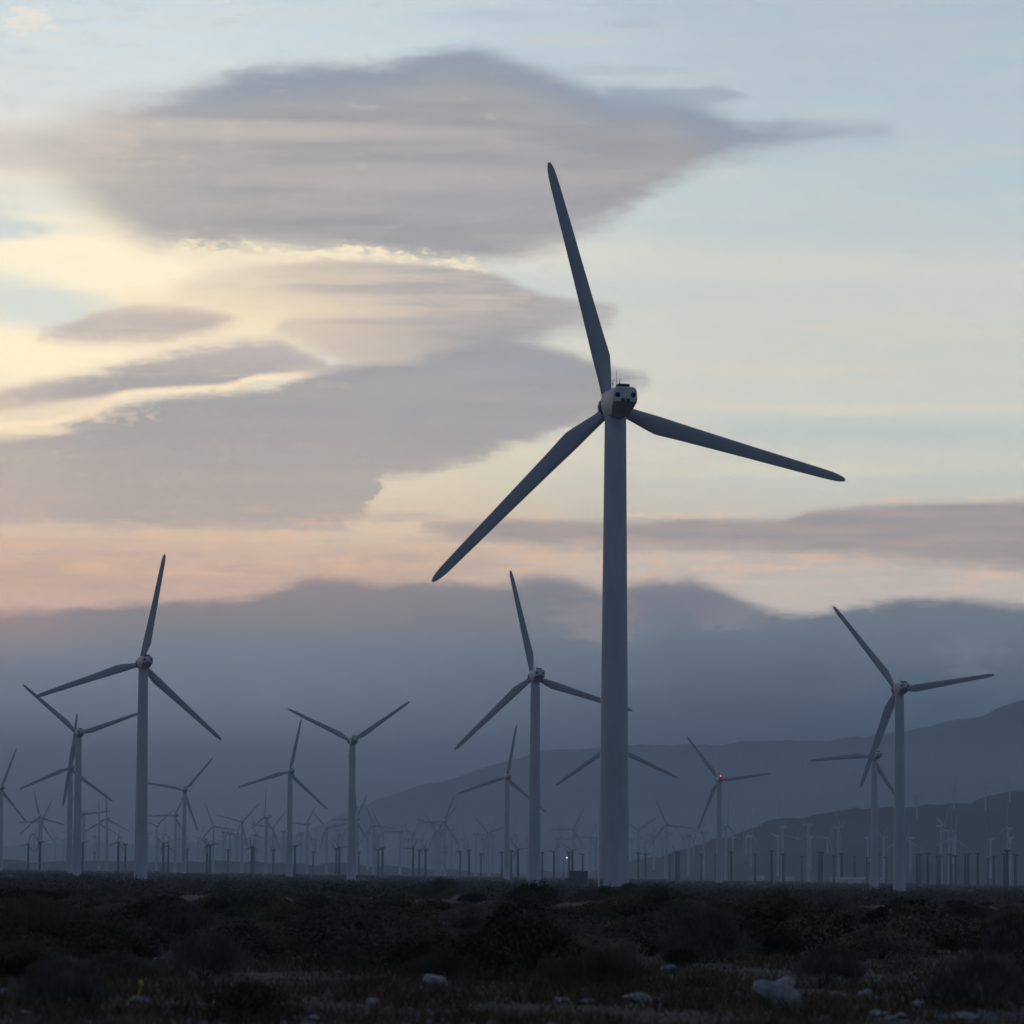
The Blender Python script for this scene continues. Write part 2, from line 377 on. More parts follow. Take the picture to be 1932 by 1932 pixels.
def mat(name, c, rough=.7, var=.25, scale=2.0, c2=None, spec=.3, detail=5, bump=0.0, stretch=(1, 1, 1), metallic=0.0, coord='Object', objvar=0.0):
    m = bpy.data.materials.new(name); m.use_nodes = True; nt = m.node_tree
    b = nt.nodes['Principled BSDF']
    t = nt.nodes.new('ShaderNodeTexCoord'); mp = nt.nodes.new('ShaderNodeMapping'); mp.inputs['Scale'].default_value = stretch
    nt.links.new(t.outputs[coord], mp.inputs[0])
    n = nt.nodes.new('ShaderNodeTexNoise'); n.inputs['Scale'].default_value = scale; n.inputs['Detail'].default_value = detail; n.inputs['Roughness'].default_value = .6
    nt.links.new(mp.outputs[0], n.inputs[0])
    r = nt.nodes.new('ShaderNodeValToRGB'); nt.links.new(n.outputs[0], r.inputs[0])
    a = tuple(v*(1-var) for v in c); d = c2 or tuple(min(1, v*(1+var)) for v in c)
    r.color_ramp.elements[0].position = .35; r.color_ramp.elements[0].color = (*a, 1)
    r.color_ramp.elements[1].position = .65; r.color_ramp.elements[1].color = (*d, 1)
    src = r.outputs[0]
    if objvar:
        oi = nt.nodes.new('ShaderNodeObjectInfo'); hv = nt.nodes.new('ShaderNodeHueSaturation')
        mr = nt.nodes.new('ShaderNodeMapRange'); mr.inputs['To Min'].default_value = 1-objvar; mr.inputs['To Max'].default_value = 1+objvar
        nt.links.new(oi.outputs['Random'], mr.inputs[0]); nt.links.new(mr.outputs[0], hv.inputs['Value'])
        nt.links.new(src, hv.inputs['Color']); src = hv.outputs[0]
    nt.links.new(src, b.inputs['Base Color'])
    b.inputs['Roughness'].default_value = rough; b.inputs['Metallic'].default_value = metallic
    b.inputs['Specular IOR Level'].default_value = spec
    if bump:
        bp = nt.nodes.new('ShaderNodeBump'); bp.inputs['Strength'].default_value = bump
        nt.links.new(n.outputs[0], bp.inputs['Height']); nt.links.new(bp.outputs[0], b.inputs['Normal'])
    return m
M_white = mat('white_paint', (.51, .53, .55), .45, .10, .5, stretch=(1, 1, .25))
M_blade = mat('blade_gelcoat', (.42, .44, .46), .45, .05, .3, stretch=(1, 1, .2))
M_nac = mat('nacelle_fibreglass', (.66, .64, .65), .5, .06, .8)
M_black = mat('black_rubber', (.015, .015, .017), .6, .2)
M_mast = mat('mast_metal', (.12, .12, .12), .5, .2)
M_dark = mat('weathered_dark_steel', (.028, .027, .03), .7, .3, .5)
M_dblade = mat('old_blade_paint', (.22, .22, .23), .6, .1)
M_rust = mat('rusty_peeling_paint', (.16, .12, .10), .8, .4, 3.0, c2=(.40, .38, .36))
M_rock = mat('pale_granite', (.23, .225, .22), .85, .30, 5.0, bump=.4, objvar=.3)
M_ground = mat('desert_ground', (.038, .028, .020), .95, .5, .5, c2=(.062, .046, .033), bump=.2, detail=12)
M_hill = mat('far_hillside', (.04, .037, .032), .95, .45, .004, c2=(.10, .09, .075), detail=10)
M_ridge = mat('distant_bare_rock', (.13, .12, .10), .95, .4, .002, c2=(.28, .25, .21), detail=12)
M_kiosk = mat('grey_cabinet_paint', (.15, .16, .18), .6, .2, 1.5)
M_shed = mat('pale_sheet_metal', (.5, .5, .5), .5, .15, .5)
M_stem = mat('woody_stem', (.09, .07, .055), .9, .3, 5)
M_green = mat('dark_creosote_leaves', (.06, .055, .022), .9, .3, 1.6, c2=(.11, .10, .042), objvar=.25)
M_brown = mat('dry_brown_leaves', (.095, .068, .042), .9, .3, 1.6, c2=(.15, .11, .07), objvar=.25)
M_sage = mat('grey_sage_leaves', (.10, .09, .068), .9, .4, 1.6, c2=(.18, .165, .13), objvar=.2)
M_grass = mat('dry_orange_grass', (.10, .062, .034), .95, .5, 1.0, c2=(.165, .105, .06))
M_flower = mat('yellow_flower_stalk', (.45, .38, .05), .8, .2)
def emis(name, c, s):
    m = bpy.data.materials.new(name); m.use_nodes = True; b = m.node_tree.nodes['Principled BSDF']
    b.inputs['Base Color'].default_value = (*c, 1); b.inputs['Emission Color'].default_value = (*c, 1); b.inputs['Emission Strength'].default_value = s
    return m
M_red = emis('red_lamp', (1, .05, .04), 7); M_lamp = emis('white_lamp', (1, .97, .9), 2.0)

# ------------------------------------------------------------------ ground
def sstep(a, b, x):
    t = min(1, max(0, (x-a)/(b-a))); return t*t*(3-2*t)
def gz(x, y):
    d = math.hypot(x, y)
    z = -.0094*max(-1500, min(1500, x))
    z += .0017*max(0, d-1000)*(1 if y > 0 else .2)
    z += .55*sstep(500, 1000, d)*0
    if d < 3000:
        z += .16*(mnoise.noise(Vector((x*.03, y*.03, 0))))*sstep(0, 40, d)
        z += .05*mnoise.noise(Vector((x*.25, y*.25, 3)))
    return z
def hit(px, py, h=0.0, tmax=9000):  # where the ray meets the ground raised by h (h may exceed the eye)
    d = ray(px, py); lo_, hi_ = 5.0, None; t = 5.0
    prev = None
    while t < tmax:
        p = Vector((0, 0, CAM_Z))+d*t; s = p.z-(gz(p.x, p.y)+h)
        if prev is not None and (s > 0) != (prev > 0):
            a, b = t/1.01, t
            for _ in range(30):
                m = (a+b)/2; q = Vector((0, 0, CAM_Z))+d*m; sm = q.z-(gz(q.x, q.y)+h)
                if (sm > 0) == (prev > 0): a = m
                else: b = m
            return Vector((0, 0, CAM_Z))+d*((a+b)/2)
        prev = s; t *= 1.01
    return None
def ground():
    rs = [0.0]; r = 2.0
    while r < 13400: rs.append(r); r *= 1.022 if r < 400 else 1.03
    rs.append(13400)
    angs = []
    a = -180.0
    while a < 180:
        angs.append(a); a += .12 if -9 <= a < 9 else (1.5 if -30 <= a < 30 else 6)
    vs = [(0, 0, gz(0, 0))]; n = len(angs)
    for r in rs[1:]:
        for a in angs:
            x, y = r*math.sin(R(a)), r*math.cos(R(a)); vs.append((x, y, gz(x, y)))
    fs = []
    for i in range(n): fs.append((0, 1+(i+1) % n, 1+i))
    for k in range(len(rs)-2):
        b = 1+k*n; c = b+n
        for i in range(n):
            j = (i+1) % n; fs.append((b+i, b+j, c+j, c+i))
    o = meshobj('ground', vs, fs, M_ground, None, True); fixn(o)
    if o.data.polygons[0].normal.z < 0: o.data.flip_normals()
    tag(o, kind='structure')
ground()

# ------------------------------------------------------------------ mountains
def mountain(name, prof, dist, depth, amp, seed, mt=None):
    # prof: skyline in photo points; the range stands round the valley at dist with real depth
    pts = []
    for (px, py) in prof:
        a, e = azel(px, py); pts.append((a, e))
    pts.sort()
    def skyline(a):
        if a <= pts[0][0]: return pts[0][1]
        if a >= pts[-1][0]: return pts[-1][1]
        for (a0, e0), (a1, e1) in zip(pts, pts[1:]):
            if a0 <= a <= a1:
                t = (a-a0)/(a1-a0); t = t*t*(3-2*t)*.5+t*.5; return e0+(e1-e0)*t
    A0, A1 = -.62, .62; NA, ND = 620, 34
    vs = []; fs = []
    for j in range(ND+1):
        v = j/ND; r = dist-depth*.55+depth*v
        for i in range(NA+1):
            a = A0+(A1-A0)*i/NA
            h = dist*(math.tan(skyline(a))+.0011*mnoise.noise(Vector((a*90, seed, 0)))+.0006*mnoise.fractal(Vector((a*420, seed, 5)), 1.0, 2.0, 4))+CAM_Z
            x, y = r*math.sin(a), r*math.cos(a); g = gz(x, y)
            t = v/.55 if v < .55 else (1-v)/.45
            hump = t**1.15
            n = mnoise.fractal(Vector((x/700, y/700, seed)), 1.0, 2.1, 6)
            gul = abs(mnoise.noise(Vector((a*55+seed, v*1.5, seed))))
            z = g-8+(h-g+8)*hump*(1-.22*gul*(1-t**4))+amp*n*t*(1-.75*t)
            vs.append((x, y, z))
    for j in range(ND):
        for i in range(NA):
            b = j*(NA+1)+i; fs.append((b, b+1, b+NA+2, b+NA+1))
    o = meshobj(name, vs, fs, mt or M_hill, None, True)
    if o.data.polygons[5].normal.z < 0: o.data.flip_normals()
    tag(o, kind='structure')
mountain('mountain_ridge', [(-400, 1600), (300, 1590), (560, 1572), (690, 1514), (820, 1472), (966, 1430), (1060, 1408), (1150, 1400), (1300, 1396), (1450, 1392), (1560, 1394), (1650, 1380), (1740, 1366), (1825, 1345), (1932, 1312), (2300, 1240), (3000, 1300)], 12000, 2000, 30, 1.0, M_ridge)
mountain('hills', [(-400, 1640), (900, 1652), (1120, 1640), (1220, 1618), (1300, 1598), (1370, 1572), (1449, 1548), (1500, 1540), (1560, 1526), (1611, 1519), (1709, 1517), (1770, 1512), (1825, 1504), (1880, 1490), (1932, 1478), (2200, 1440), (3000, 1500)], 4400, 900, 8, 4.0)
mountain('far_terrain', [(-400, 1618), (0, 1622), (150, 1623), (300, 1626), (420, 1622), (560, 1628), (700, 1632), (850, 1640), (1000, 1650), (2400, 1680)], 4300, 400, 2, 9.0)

# ------------------------------------------------------------------ wind turbines
def section(le, te, th, z, n=18, tw=0.0):
    c = te-le; ring = []
    for i in range(n):
        a = 2*math.pi*i/n
        u = .5-.5*math.cos(a)                     # 0 at leading edge, 1 at trailing edge
        x = le+c*u
        yy_ = th*.5*math.sin(a)*((1-u)**.35*1.15 if u < 1 else 0) if n else 0
        px = x; py = yy_
        cx = le+c*.3
        dx = px-cx
        ring.append((cx+dx*math.cos(tw)-py*math.sin(tw), py*math.cos(tw)+dx*math.sin(tw), z))
    return ring
def blade_mesh(name, material):
    b = MB()
    st_ = [(.55, -.46, .46, .9), (1.1, -.45, .47, .85), (1.6, -.44, .55, .75), (2.5, -.43, .76, .55), (3.4, -.43, .96, .42), (4.05, -.43, 1.09, .34), (4.35, -.43, 1.09, .33),
           (6, -.39, 1.0, .28), (9, -.33, .89, .22), (12.2, -.28, .78, .17), (15.5, -.24, .68, .13), (18.3, -.20, .58, .10), (19.2, -.17, .53, .08), (19.7, -.11, .48, .07), (20.1, -.02, .40, .05), (20.35, .10, .28, .03)]
    b.loft([section(le, te, th, r, tw=R(max(0, 14-r)*.3)) for (r, le, te, th) in st_])
    for i, (x, y, z) in enumerate(b.v): b.v[i] = (x, y, z*1.013)
    o = b.build(name, material, None, True, R(40)); fixn(o)
    return o
def nacelle_mesh():
    half = [(0, 1.15), (.66, 1.14), (.84, 1.06), (.95, .90), (1.0, .66), (1.03, .2), (1.0, -.08), (.90, -.5), (.76, -.85), (.6, -1.03), (0, -1.08)]
    full = half+[(-x, z) for (x, z) in half[-2:0:-1]]
    def und(z): return 0 if z > -.09 else (-.05-z)/1.03*1.75
    rings = []
    for (yb, s, u) in ((-3.42, .90, 1), (-3.36, .965, 1), (-3.22, 1.0, 1), (-2.2, 1.0, .7), (-1.0, 1.0, .35), (.3, 1.0, 0), (.95, .97, 0), (1.10, .90, 0)):
        rings.append([(x*s, yb+und(z)*u, z*s) for (x, z) in full])
    b = MB(); b.loft(rings, False)
    m = (len(rings)-1)*20
    b.f += [tuple([14, 15, 16, 17, 18, 19, 0, 1, 2, 3, 4, 5, 6]), tuple(range(6, 15)), tuple(m+i for i in range(20))]
    return b
HUB = 40.0
def make_turbine():
    root = empty('wind_turbine')
    b = MB(); b.lathe([(1.36, -.6), (1.34, .0), (1.28, .25), (1.26, .9), (1.12, 13), (.99, 26), (.87, 39.05)], n=36)
    b.build('tower', M_white, root, True)
    nac = fixn(nacelle_mesh().build('nacelle', M_nac, root, True, R(14))); nac.location = (0, 0, HUB)
    for sx in (-.63, .63):
        v = MB(); v.lathe([(.21, -.03), (.21, .05)], 'y', 20); fixn(v.build('round_vent', M_black, nac)).location = (sx, -3.40, .47)
    for sx in (-.21, .21):
        v = MB(); v.box((0, 0, 0), (.30, .12, .26)); v.build('square_vent', M_black, nac).location = (sx, -3.39, .05)
    v = MB(); v.box((0, 0, 0), (.42, .03, .07)); v.build('nameplate', M_mast, nac).location = (0, -3.40, .9)
    v = MB(); v.box((0, 0, .12), (.90, .95, .36)); v.box((0, 0, .312), (.96, 1.0, .03)); v.build('cooler_box', M_black, nac).location = (0.05, -2.3, 1.10)
    v = MB(); v.lathe([(.022, 0), (.015, 1.6)], 'z', 6); v.build('lightning_rod', M_mast, nac).location = (-.30, -1.5, 1.13)
    v = MB(); v.lathe([(.022, 0), (.022, .62)], 'z', 6); v.lathe([(.06, .40), (.06, .52)], 'z', 6); v.box((0, 0, .80), (.16, .03, .03)); v.lathe([(.02, .62), (.02, .80)], 'z', 6)
    v.build('anemometer', M_mast, nac).location = (-.02, -1.5, 1.13)
    v = MB(); v.lathe([(.022, 0), (.022, .70)], 'z', 6); v.lathe([(.055, .38), (.055, .50)], 'z', 6); v.add([(-.01, 0, .66), (.14, 0, .90), (.10, 0, .72), (-.01, .02, .66), (.14, .02, .90), (.10, .02, .72)], [(0, 1, 2), (5, 4, 3), (0, 3, 4, 1), (1, 4, 5, 2), (2, 5, 3, 0)])
    v.build('wind_vane', M_mast, nac).location = (-.58, -1.5, 1.10)
    v = MB(); v.lathe([(.85, 1.05), (1.0, 1.2), (1.0, 1.9)], 'y', 12); fixn(v.build('rotor_bearing', M_black, root)).location = (0, 0, HUB)
    v = MB(); v.lathe([(.90, 1.88), (.99, 1.95), (.97, 2.4), (.86, 2.7), (.55, 2.92), (.2, 3.0)], 'y', 12); fixn(v.build('hub', M_nac, root, True, R(30))).location = (0, 0, HUB)
    b0 = blade_mesh('blade', M_blade)
    for k in range(3):
        o = b0 if k == 0 else b0.copy()
        if k: COL.objects.link(o)
        o.parent = root; o.location = (0, 1.80, HUB)
    return root
def set_phase(root, ph):
    bl = sorted([c for c in root.children if c.name.split('.')[0] == 'blade'], key=lambda o: o.name)
    for k, o in enumerate(bl):
        a = R(ph+1.2+120*k)                            # image angle, counter-clockwise from the right, seen from behind
        o.rotation_euler = (0, R(90)-a, 0)
def copy_tree(o, parent=None, skip=()):
    c = o.copy(); COL.objects.link(c)
    if parent is not None:
        c.parent = parent; c.matrix_parent_inverse = o.matrix_parent_inverse.copy()
    for ch in list(o.children):
        if ch.name.split('.')[0] in skip: continue
        copy_tree(ch, c, skip)
    return c
proto = make_turbine()
used = [False]
def solve(px, py, H):            # stand a turbine of hub height H so that its hub is seen in this direction
    p = hit(px, py, H)
    return p
def place_turbine(px, py, ph, app_yaw, label, group=None, skip=()):
    p = solve(px, py, HUB)
    o = proto if not used[0] else copy_tree(proto, None, skip)
    used[0] = True
    o.location = (p.x, p.y, p.z-HUB)
    az = math.atan2(p.x, p.y)
    o.rotation_euler = (0, 0, -az+R(app_yaw))
    set_phase(o, ph)
    tag(o, label, 'wind turbine', group)
    return o
TW = 'large white wind turbines'
near = [
 (1161.3, 764.2, 104.0, 13.5, 'tallest white wind turbine in the foreground with dark nacelle vents and masts'),
 (270.5, 1251, 77.5, 14, 'tall white wind turbine second largest on the left with one blade nearly upright'),
 (1010, 1276, 102, 15, 'white wind turbine directly left of the tallest tower with its right blade behind it'),
 (1697, 1300, 8.3, 19, 'large white wind turbine at the far right with one blade almost level to the right'),
 (665, 1398, 33.5, 12, 'white wind turbine with two raised blades forming a wide V, the third down its tower'),
 (148.5, 1384, 18.5, 10, 'white wind turbine left of the second largest, a blade reaching to that tower'),
 (133, 1449, 82.5, 8, 'hazy white wind turbine close behind the tower beside it, one blade above that hub'),
 (2.5, 1487, 68, 12, 'white wind turbine cut by the left edge of the picture'),
 (348.5, 1491, 48.5, 6, 'white wind turbine just right of the second largest tower, one blade up to the right'),
 (547.5, 1456, 76.5, 14, 'slim white wind turbine with a near upright blade touching the blade of its right neighbour'),
 (957, 1466, 78.5, 10, 'hazy white wind turbine left of the one beside the tallest tower, a blade nearly upright'),
 (1160, 1407, 93.5, 8, 'wind turbine hidden behind the tallest tower, only two drooping blades showing'),
 (1357.5, 1471, 6.5, 12, 'white wind turbine carrying a lit red lamp on its nacelle'),
 (1649.5, 1426, 64, 26, 'white wind turbine behind the far right one, its left blade held level'),
]
bigs = [place_turbine(*n, TW) for n in near]
# red aviation lamp
lampT = bigs[12]
nac12 = [c for c in lampT.children if c.name.startswith('nacelle')][0]
v = MB(); v.lathe([(.10, 0), (.16, .05), (.17, .22), (.10, .34)], 'z', 12); lo_ = v.build('warning_lamp', M_red, nac12, True); lo_.location = (-.2, -2.9, 1.2)
# rusty foot of the tallest tower
v = MB()
nA = 36
for k in range(6, 20):
    a = math.pi+2*math.pi*(k-3)/nA*.55; a2 = math.pi+2*math.pi*(k-2)/nA*.55
    h = .25+1.3*abs(mnoise.noise(Vector((k*.9, 2.2, 0))))+(.7 if k < 9 else 0)
    r = 1.288
    ps = [(r*math.cos(a), r*math.sin(a), .3), (r*math.cos(a2), r*math.sin(a2), .3), (r*.995*math.cos(a2), r*.995*math.sin(a2), h+.35), (r*.995*math.cos(a), r*.995*math.sin(a), h+.55)]
    q = [(x*.985, y*.985, z) for (x, y, z) in ps]
    v.add(ps+q, [(0, 1, 2, 3), (7, 6, 5, 4), (0, 4, 5, 1), (1, 5, 6, 2), (2, 6, 7, 3), (3, 7, 4, 0)])
ru = fixn(v.build('peeling_patch', M_rust, bigs[0])); ru['label'] = 'rusty peeling paint at the foot of the tower'

# small dark turbines
def make_dark():
    root = empty('small_wind_turbine')
    b = MB(); b.lathe([(.95, -.5), (.80, 4), (.70, 12), (.62, 18.0)], n=14); b.build('tower', M_dark, root, True)
    b = MB()
    b.loft([[(x*s, y, z*s) for (x, z) in ((.55, .5), (.62, 0), (.5, -.45), (-.5, -.45), (-.62, 0), (-.55, .5))] for (y, s) in ((-1.7, .7), (-1.3, 1.0), (.9, 1.0), (1.25, .75))])
    fixn(b.build('nacelle', M_dark, root)).location = (0, 0, 18.4)
    b = MB(); b.lathe([(.35, 1.2), (.42, 1.5), (.3, 1.9), (.1, 2.05)], 'y', 10); fixn(b.build('hub', M_dark, root, True)).location = (0, 0, 18.4)
    b = MB(); b.loft([section(le, te, th, r, 10) for (r, le, te, th) in ((.3, -.16, .16, .3), (1.0, -.2, .45, .22), (1.6, -.2, .55, .16), (4.5, -.14, .36, .1), (7.0, -.08, .22, .05), (7.4, 0, .12, .03))])
    b0 = fixn(b.build('blade', M_dblade, None, True))
    for k in range(3):
        o = b0 if k == 0 else b0.copy()
        if k: COL.objects.link(o)
        o.parent = root; o.location = (0, 1.6, 18.4)
    return root
dproto = make_dark(); dused = [False]
GAPT = [(-200, 'near the left edge'), (148, 'left of the second largest tower'), (270, 'right of the second largest tower'), (547, 'left of the V bladed tower'), (665, 'right of the V bladed tower'),
        (957, 'left of the tallest tower'), (1160, 'right of the tallest tower'), (1357, 'right of the red lamp turbine'), (1649, 'right of the far right pair')]
ORD = 'first second third fourth fifth sixth seventh eighth ninth tenth eleventh twelfth thirteenth fourteenth fifteenth sixteenth seventeenth eighteenth nineteenth twentieth'.split()
ORD += ['twenty-'+w for w in ORD[:9]]
def auto_labels(items, kind):    # items: list of (px, object)
    items.sort(key=lambda t: t[0]); cnt = {}
    for px, o in items:
        g = max(i for i, (x, _) in enumerate(GAPT) if px >= x); cnt.setdefault(g, []).append(o)
    for g, L in cnt.items():
        for i, o in enumerate(L):
            if len(L) == 1: o['label'] = 'only '+kind+' '+GAPT[g][1]
            else: o['label'] = ORD[i]+' '+kind+' from the left, '+GAPT[g][1]
S = 1932/2560
darks = [(71, 2111, 70, 20), (100, 2106, 130, 20), (207, 2108, 20, 15), (237, 2131, None, 60), (296, 2106, 78, 25), (314, 2111, None, 80), (408.6, 2109, 18, 10), (421, 2114, 78, 20), (518, 2113, 128, 15), (525.4, 2113, 8, 20),
 (629.7, 2116, 98, 30), (634, 2118, 75, 30), (737.7, 2116, 12, 40), (841, 2122, 128, 60), (848.7, 2118, 5, 15), (946, 2124, 40, 65), (956, 2120, 100, 75), (1033, 2122, 175, 25), (1048, 2127, None, 70), (1064, 2123, 178, 50),
 (1150.5, 2129, None, 65), (1173, 2126, None, 75), (1255, 2131, 90, 78), (1278, 2128, None, 70), (1295, 2123, 125, 15), (1356, 2132, 90, 80), (1385, 2130, 170, 20), (1423, 2131, None, 70), (1431, 2128, 140, 15), (1457, 2136, None, 72),
 (1595.5, 2133, None, 75), (1674, 2139, None, 60), (1691, 2130, 10, 70), (1697, 2132, None, 65), (1828, 2130, 30, 60), (1929, 2127, None, 65), (1958, 2136, None, 70), (2048, 2131, 95, 80), (2054, 2132, 35, 75), (2085, 2140, None, 60), (2104, 2135, None, 72),
 (2167.6, 2144, None, 70), (2215.6, 2144, None, 60), (2293, 2137, None, 75), (2300, 2136, 90, 65), (2319.5, 2134, None, 70), (2344, 2142, None, 60), (2376.6, 2137, None, 70), (2413, 2137, None, 68), (2420, 2136, 90, 75), (2444.5, 2134, None, 62),
 (2470, 2147, None, 70), (2511, 2136, 60, 60), (2518, 2127, None, 70), (2538, 2138, None, 66)]
for x in (185, 352, 470, 575, 690, 790, 895, 1110, 1210, 1330, 1520, 1620, 1755, 1790, 1885, 2005, 2140, 2190, 2260, 2350, 2395, 2490):
    darks.append((x+rnd.uniform(-8, 8), 2119+18*x/2560+rnd.uniform(0, 9), None, rnd.choice([60, 70, 75])))
DI = []
for (x, y, ph, yw) in darks:
    p = hit(x*S, y*S, 18.4)
    if p is None: continue
    o = dproto if not dused[0] else copy_tree(dproto); dused[0] = True
    o.location = (p.x, p.y, p.z-18.4)
    o.rotation_euler = (0, 0, -math.atan2(p.x, p.y)+R(yw if rnd.random() < .5 or ph is not None else -yw))
    set_phase(o, ph if ph is not None else rnd.uniform(0, 120))
    tag(o, None, 'wind turbine', 'small dark wind turbines on the plain'); DI.append((x*S, o))
auto_labels(DI, 'short dark turbine')
# distant white turbines (same machine, far off in the haze)
whites = [(99, 2042, 102, 10), (104, 2054, 63, 12), (210, 2034, 5, 20), (247.6, 2058, 90, 8), (268, 2046, 92, 18), (392, 2064, 40, 20), (439, 2038, 62, 25), (533.7, 2065, 110, 12), (562, 2081, 30, 75), (575, 2081, 80, 80),
 (605.7, 2055, 45, 15), (666.5, 2043, 84, 60), (682, 2070, 50, 12), (708, 2079, 20, 75), (752.6, 2083, 90, 72), (768, 2061, 55, 40), (817, 2070, 12, 14), (846, 2086, 100, 78), (892.6, 2048, 62, 30), (934.8, 2063, 112, 12), (920, 2081, 70, 70),
 (940, 2086, 15, 75), (958, 2078, 0, 30), (1001, 2079.5, 90, 75), (1031, 2083, 50, 65), (1101, 2063, 47, 15), (1112, 2053, 65, 25), (1092, 2078, 5, 20), (1129, 2086, 100, 75), (1223, 2081, 16, 30), (1232, 2088, 60, 60), (1434, 2073, 62, 12),
 (1291, 2086, 95, 70), (1489, 2094, 30, 80), (1397.6, 2093, 75, 70), (1580, 2099, 45, 75), (1596, 2074, 32, 10), (1666, 2061, 112, 12), (1635, 2098, 75, 70), (1655, 2096, 135, 50), (1734, 2094, 80, 75), (1760, 2081, 55, 70), (1722, 2089, 35, 72),
 (1814.5, 2064, 88, 55), (1832, 2095, 60, 75), (1865, 2094, 15, 75), (1956, 2068, 100, 75), (1945, 2091, 50, 60), (1965, 2101, 20, 75), (2021, 2063, 85, 80), (2026, 2093, 60, 70), (2069, 2096, 55, 60), (2096, 2070, 20, 75), (2170, 2096, 105, 70), (2275.6, 2096, 65, 75),
 (2352.6, 2066, 40, 75), (2372.5, 2078, 90, 75), (2382, 2099, 15, 70), (2520.7, 2073, 70, 75), (1320, 2098, 85, 72), (1210, 2096, 35, 75), (1190, 2085, 80, 72), (1085, 2088, 20, 60), (1160, 2098, 70, 75), (640, 2088, 55, 65), (590, 2092, 20, 60), (495, 2096, 50, 60), (345, 2090, 20, 60), (160, 2100, 75, 60)]
for k in range(46):
    x = 60+2480*(k+rnd.uniform(.1, .9))/46
    whites.append((x, 2084+14*(x/2560)+rnd.uniform(-4, 12), rnd.uniform(0, 120), rnd.choice([70, 75, 60, 15, 25])))
WI = []
for (x, y, ph, yw) in whites:
    o = place_turbine(x*S, y*S, ph, yw if (yw < 50 or rnd.random() < .6) else -yw, '-', 'distant white wind turbines in the haze',
                      ('lightning_rod', 'anemometer', 'wind_vane', 'nameplate', 'square_vent'))
    WI.append((x*S, o))
auto_labels(WI, 'distant hazy white turbine')
# turbines up on the hills: rays met with the hill meshes
bpy.context.view_layer.update()
dg = bpy.context.evaluated_depsgraph_get()
HM = [bpy.data.objects[n] for n in ('hills', 'mountain_ridge')]
def hill_point(px, py):
    best = None
    for h in HM:
        ok, loc, nrm, idx = h.ray_cast(Vector((0, 0, CAM_Z)), ray(px, py))
        if ok and (best is None or loc.length < best.length): best = loc.copy()
    return best
HI = []
hs = [(1235, 1440), (1280, 1448), (1320, 1438), (1352, 1446), (1398, 1442), (1440, 1452), (1475, 1446), (1520, 1455), (1565, 1448), (1600, 1462), (1760, 1440), (1545, 1500), (1500, 1512), (1455, 1530), (1420, 1545), (1380, 1560), (1478, 1522),
      (1588, 1516), (1625, 1514), (1767, 1512), (1838, 1455), (1878, 1452), (1690, 1530), (1730, 1545), (1800, 1525), (1860, 1530), (1905, 1515), (1340, 1580), (1300, 1592), (1655, 1535)]
for i, (x, y) in enumerate(hs):
    p = hill_point(x, y)
    if p is None: continue
    o = copy_tree(proto, None, ('lightning_rod', 'anemometer', 'wind_vane', 'nameplate', 'square_vent', 'round_vent', 'cooler_box', 'peeling_patch'))
    o.location = (p.x, p.y, p.z-.5)
    o.rotation_euler = (0, 0, -math.atan2(p.x, p.y)+R(rnd.choice([20, 40, 70, -60])))
    o.scale = (.55,)*3 if p.length < 6000 else (.9,)*3
    set_phase(o, rnd.uniform(0, 120)); tag(o, '-', 'wind turbine', 'faint wind turbines on the hills'); HI.append((x, o))
auto_labels(HI, 'faint hillside turbine')
for _, o in WI+HI:                # the peeling patch belongs to the tallest tower only
    for ch in list(o.children):
        if ch.name.startswith(('peeling_patch', )): bpy.data.objects.remove(ch)
for o in bigs[1:]:
    for ch in list(o.children):
        if ch.name.startswith('peeling_patch'): bpy.data.objects.remove(ch)

# ------------------------------------------------------------------ cabinets, sheds, lamp
def on_ground(px, d):
    a = azel(px, 1660)[0]; x, y = d*math.sin(a), d*math.cos(a); return Vector((x, y, gz(x, y)))
def cabinet(px, d, w, h, label, name='transformer_cabinet'):
    p = on_ground(px, d); r = empty(name, p, -.05)
    b = MB(); b.box((0, 0, h/2-.2), (w, w*.8, h)); b.build('housing', M_kiosk, r)
    b = MB(); b.box((0, 0, h-.2+.06), (w+.16, w*.8+.16, .12)); b.build('lid', M_kiosk, r)
    for s in (-1, 1):
        b = MB(); b.box((0, 0, 0), (w*.45, .05, h*.8)); dd = b.build('door', M_kiosk, r); dd.location = (s*w*.235, -w*.4-.02, h*.45)
        b = MB(); b.box((0, 0, 0), (.05, .06, .3)); b.build('handle', M_mast, dd).location = (-s*w*.16, -.05, 0)
    tag(r, label, 'cabinet'); return r
cabinet(1092, 640, 2.6, 3.1, 'dark square transformer cabinet on the ground just left of the tallest tower')
cabinet(1074, 660, 1.2, 2.0, 'small dark electrical cabinet left of the square transformer cabinet')
cabinet(222, 760, 2.2, 1.6, 'low dark transformer cabinet just left of the second largest tower')
p = on_ground(1063.5, 1600); r = empty('yard_lamp', p)
b = MB(); b.lathe([(.12, 0), (.08, 9.0)], 'z', 8); b.build('pole', M_mast, r)
b = MB(); b.box((.5, 0, 9.0), (1.3, .1, .1)); b.build('arm', M_mast, r)
b = MB(); b.lathe([(.25, 0), (.3, .12), (.2, .3)], 'z', 10); b.build('lamp_head', M_lamp, r, True).location = (1.1, 0, 8.7)
tag(r, 'lit white yard lamp on a pole between the tallest tower and the cabinet turbines', 'lamp')
SHED_W = ['just right of the turbine with the red lamp', 'left of the far right pair of towers', 'nearest the far right pair of towers on their left', 'midway between the red lamp turbine and the far right pair', 'between the two far right towers']
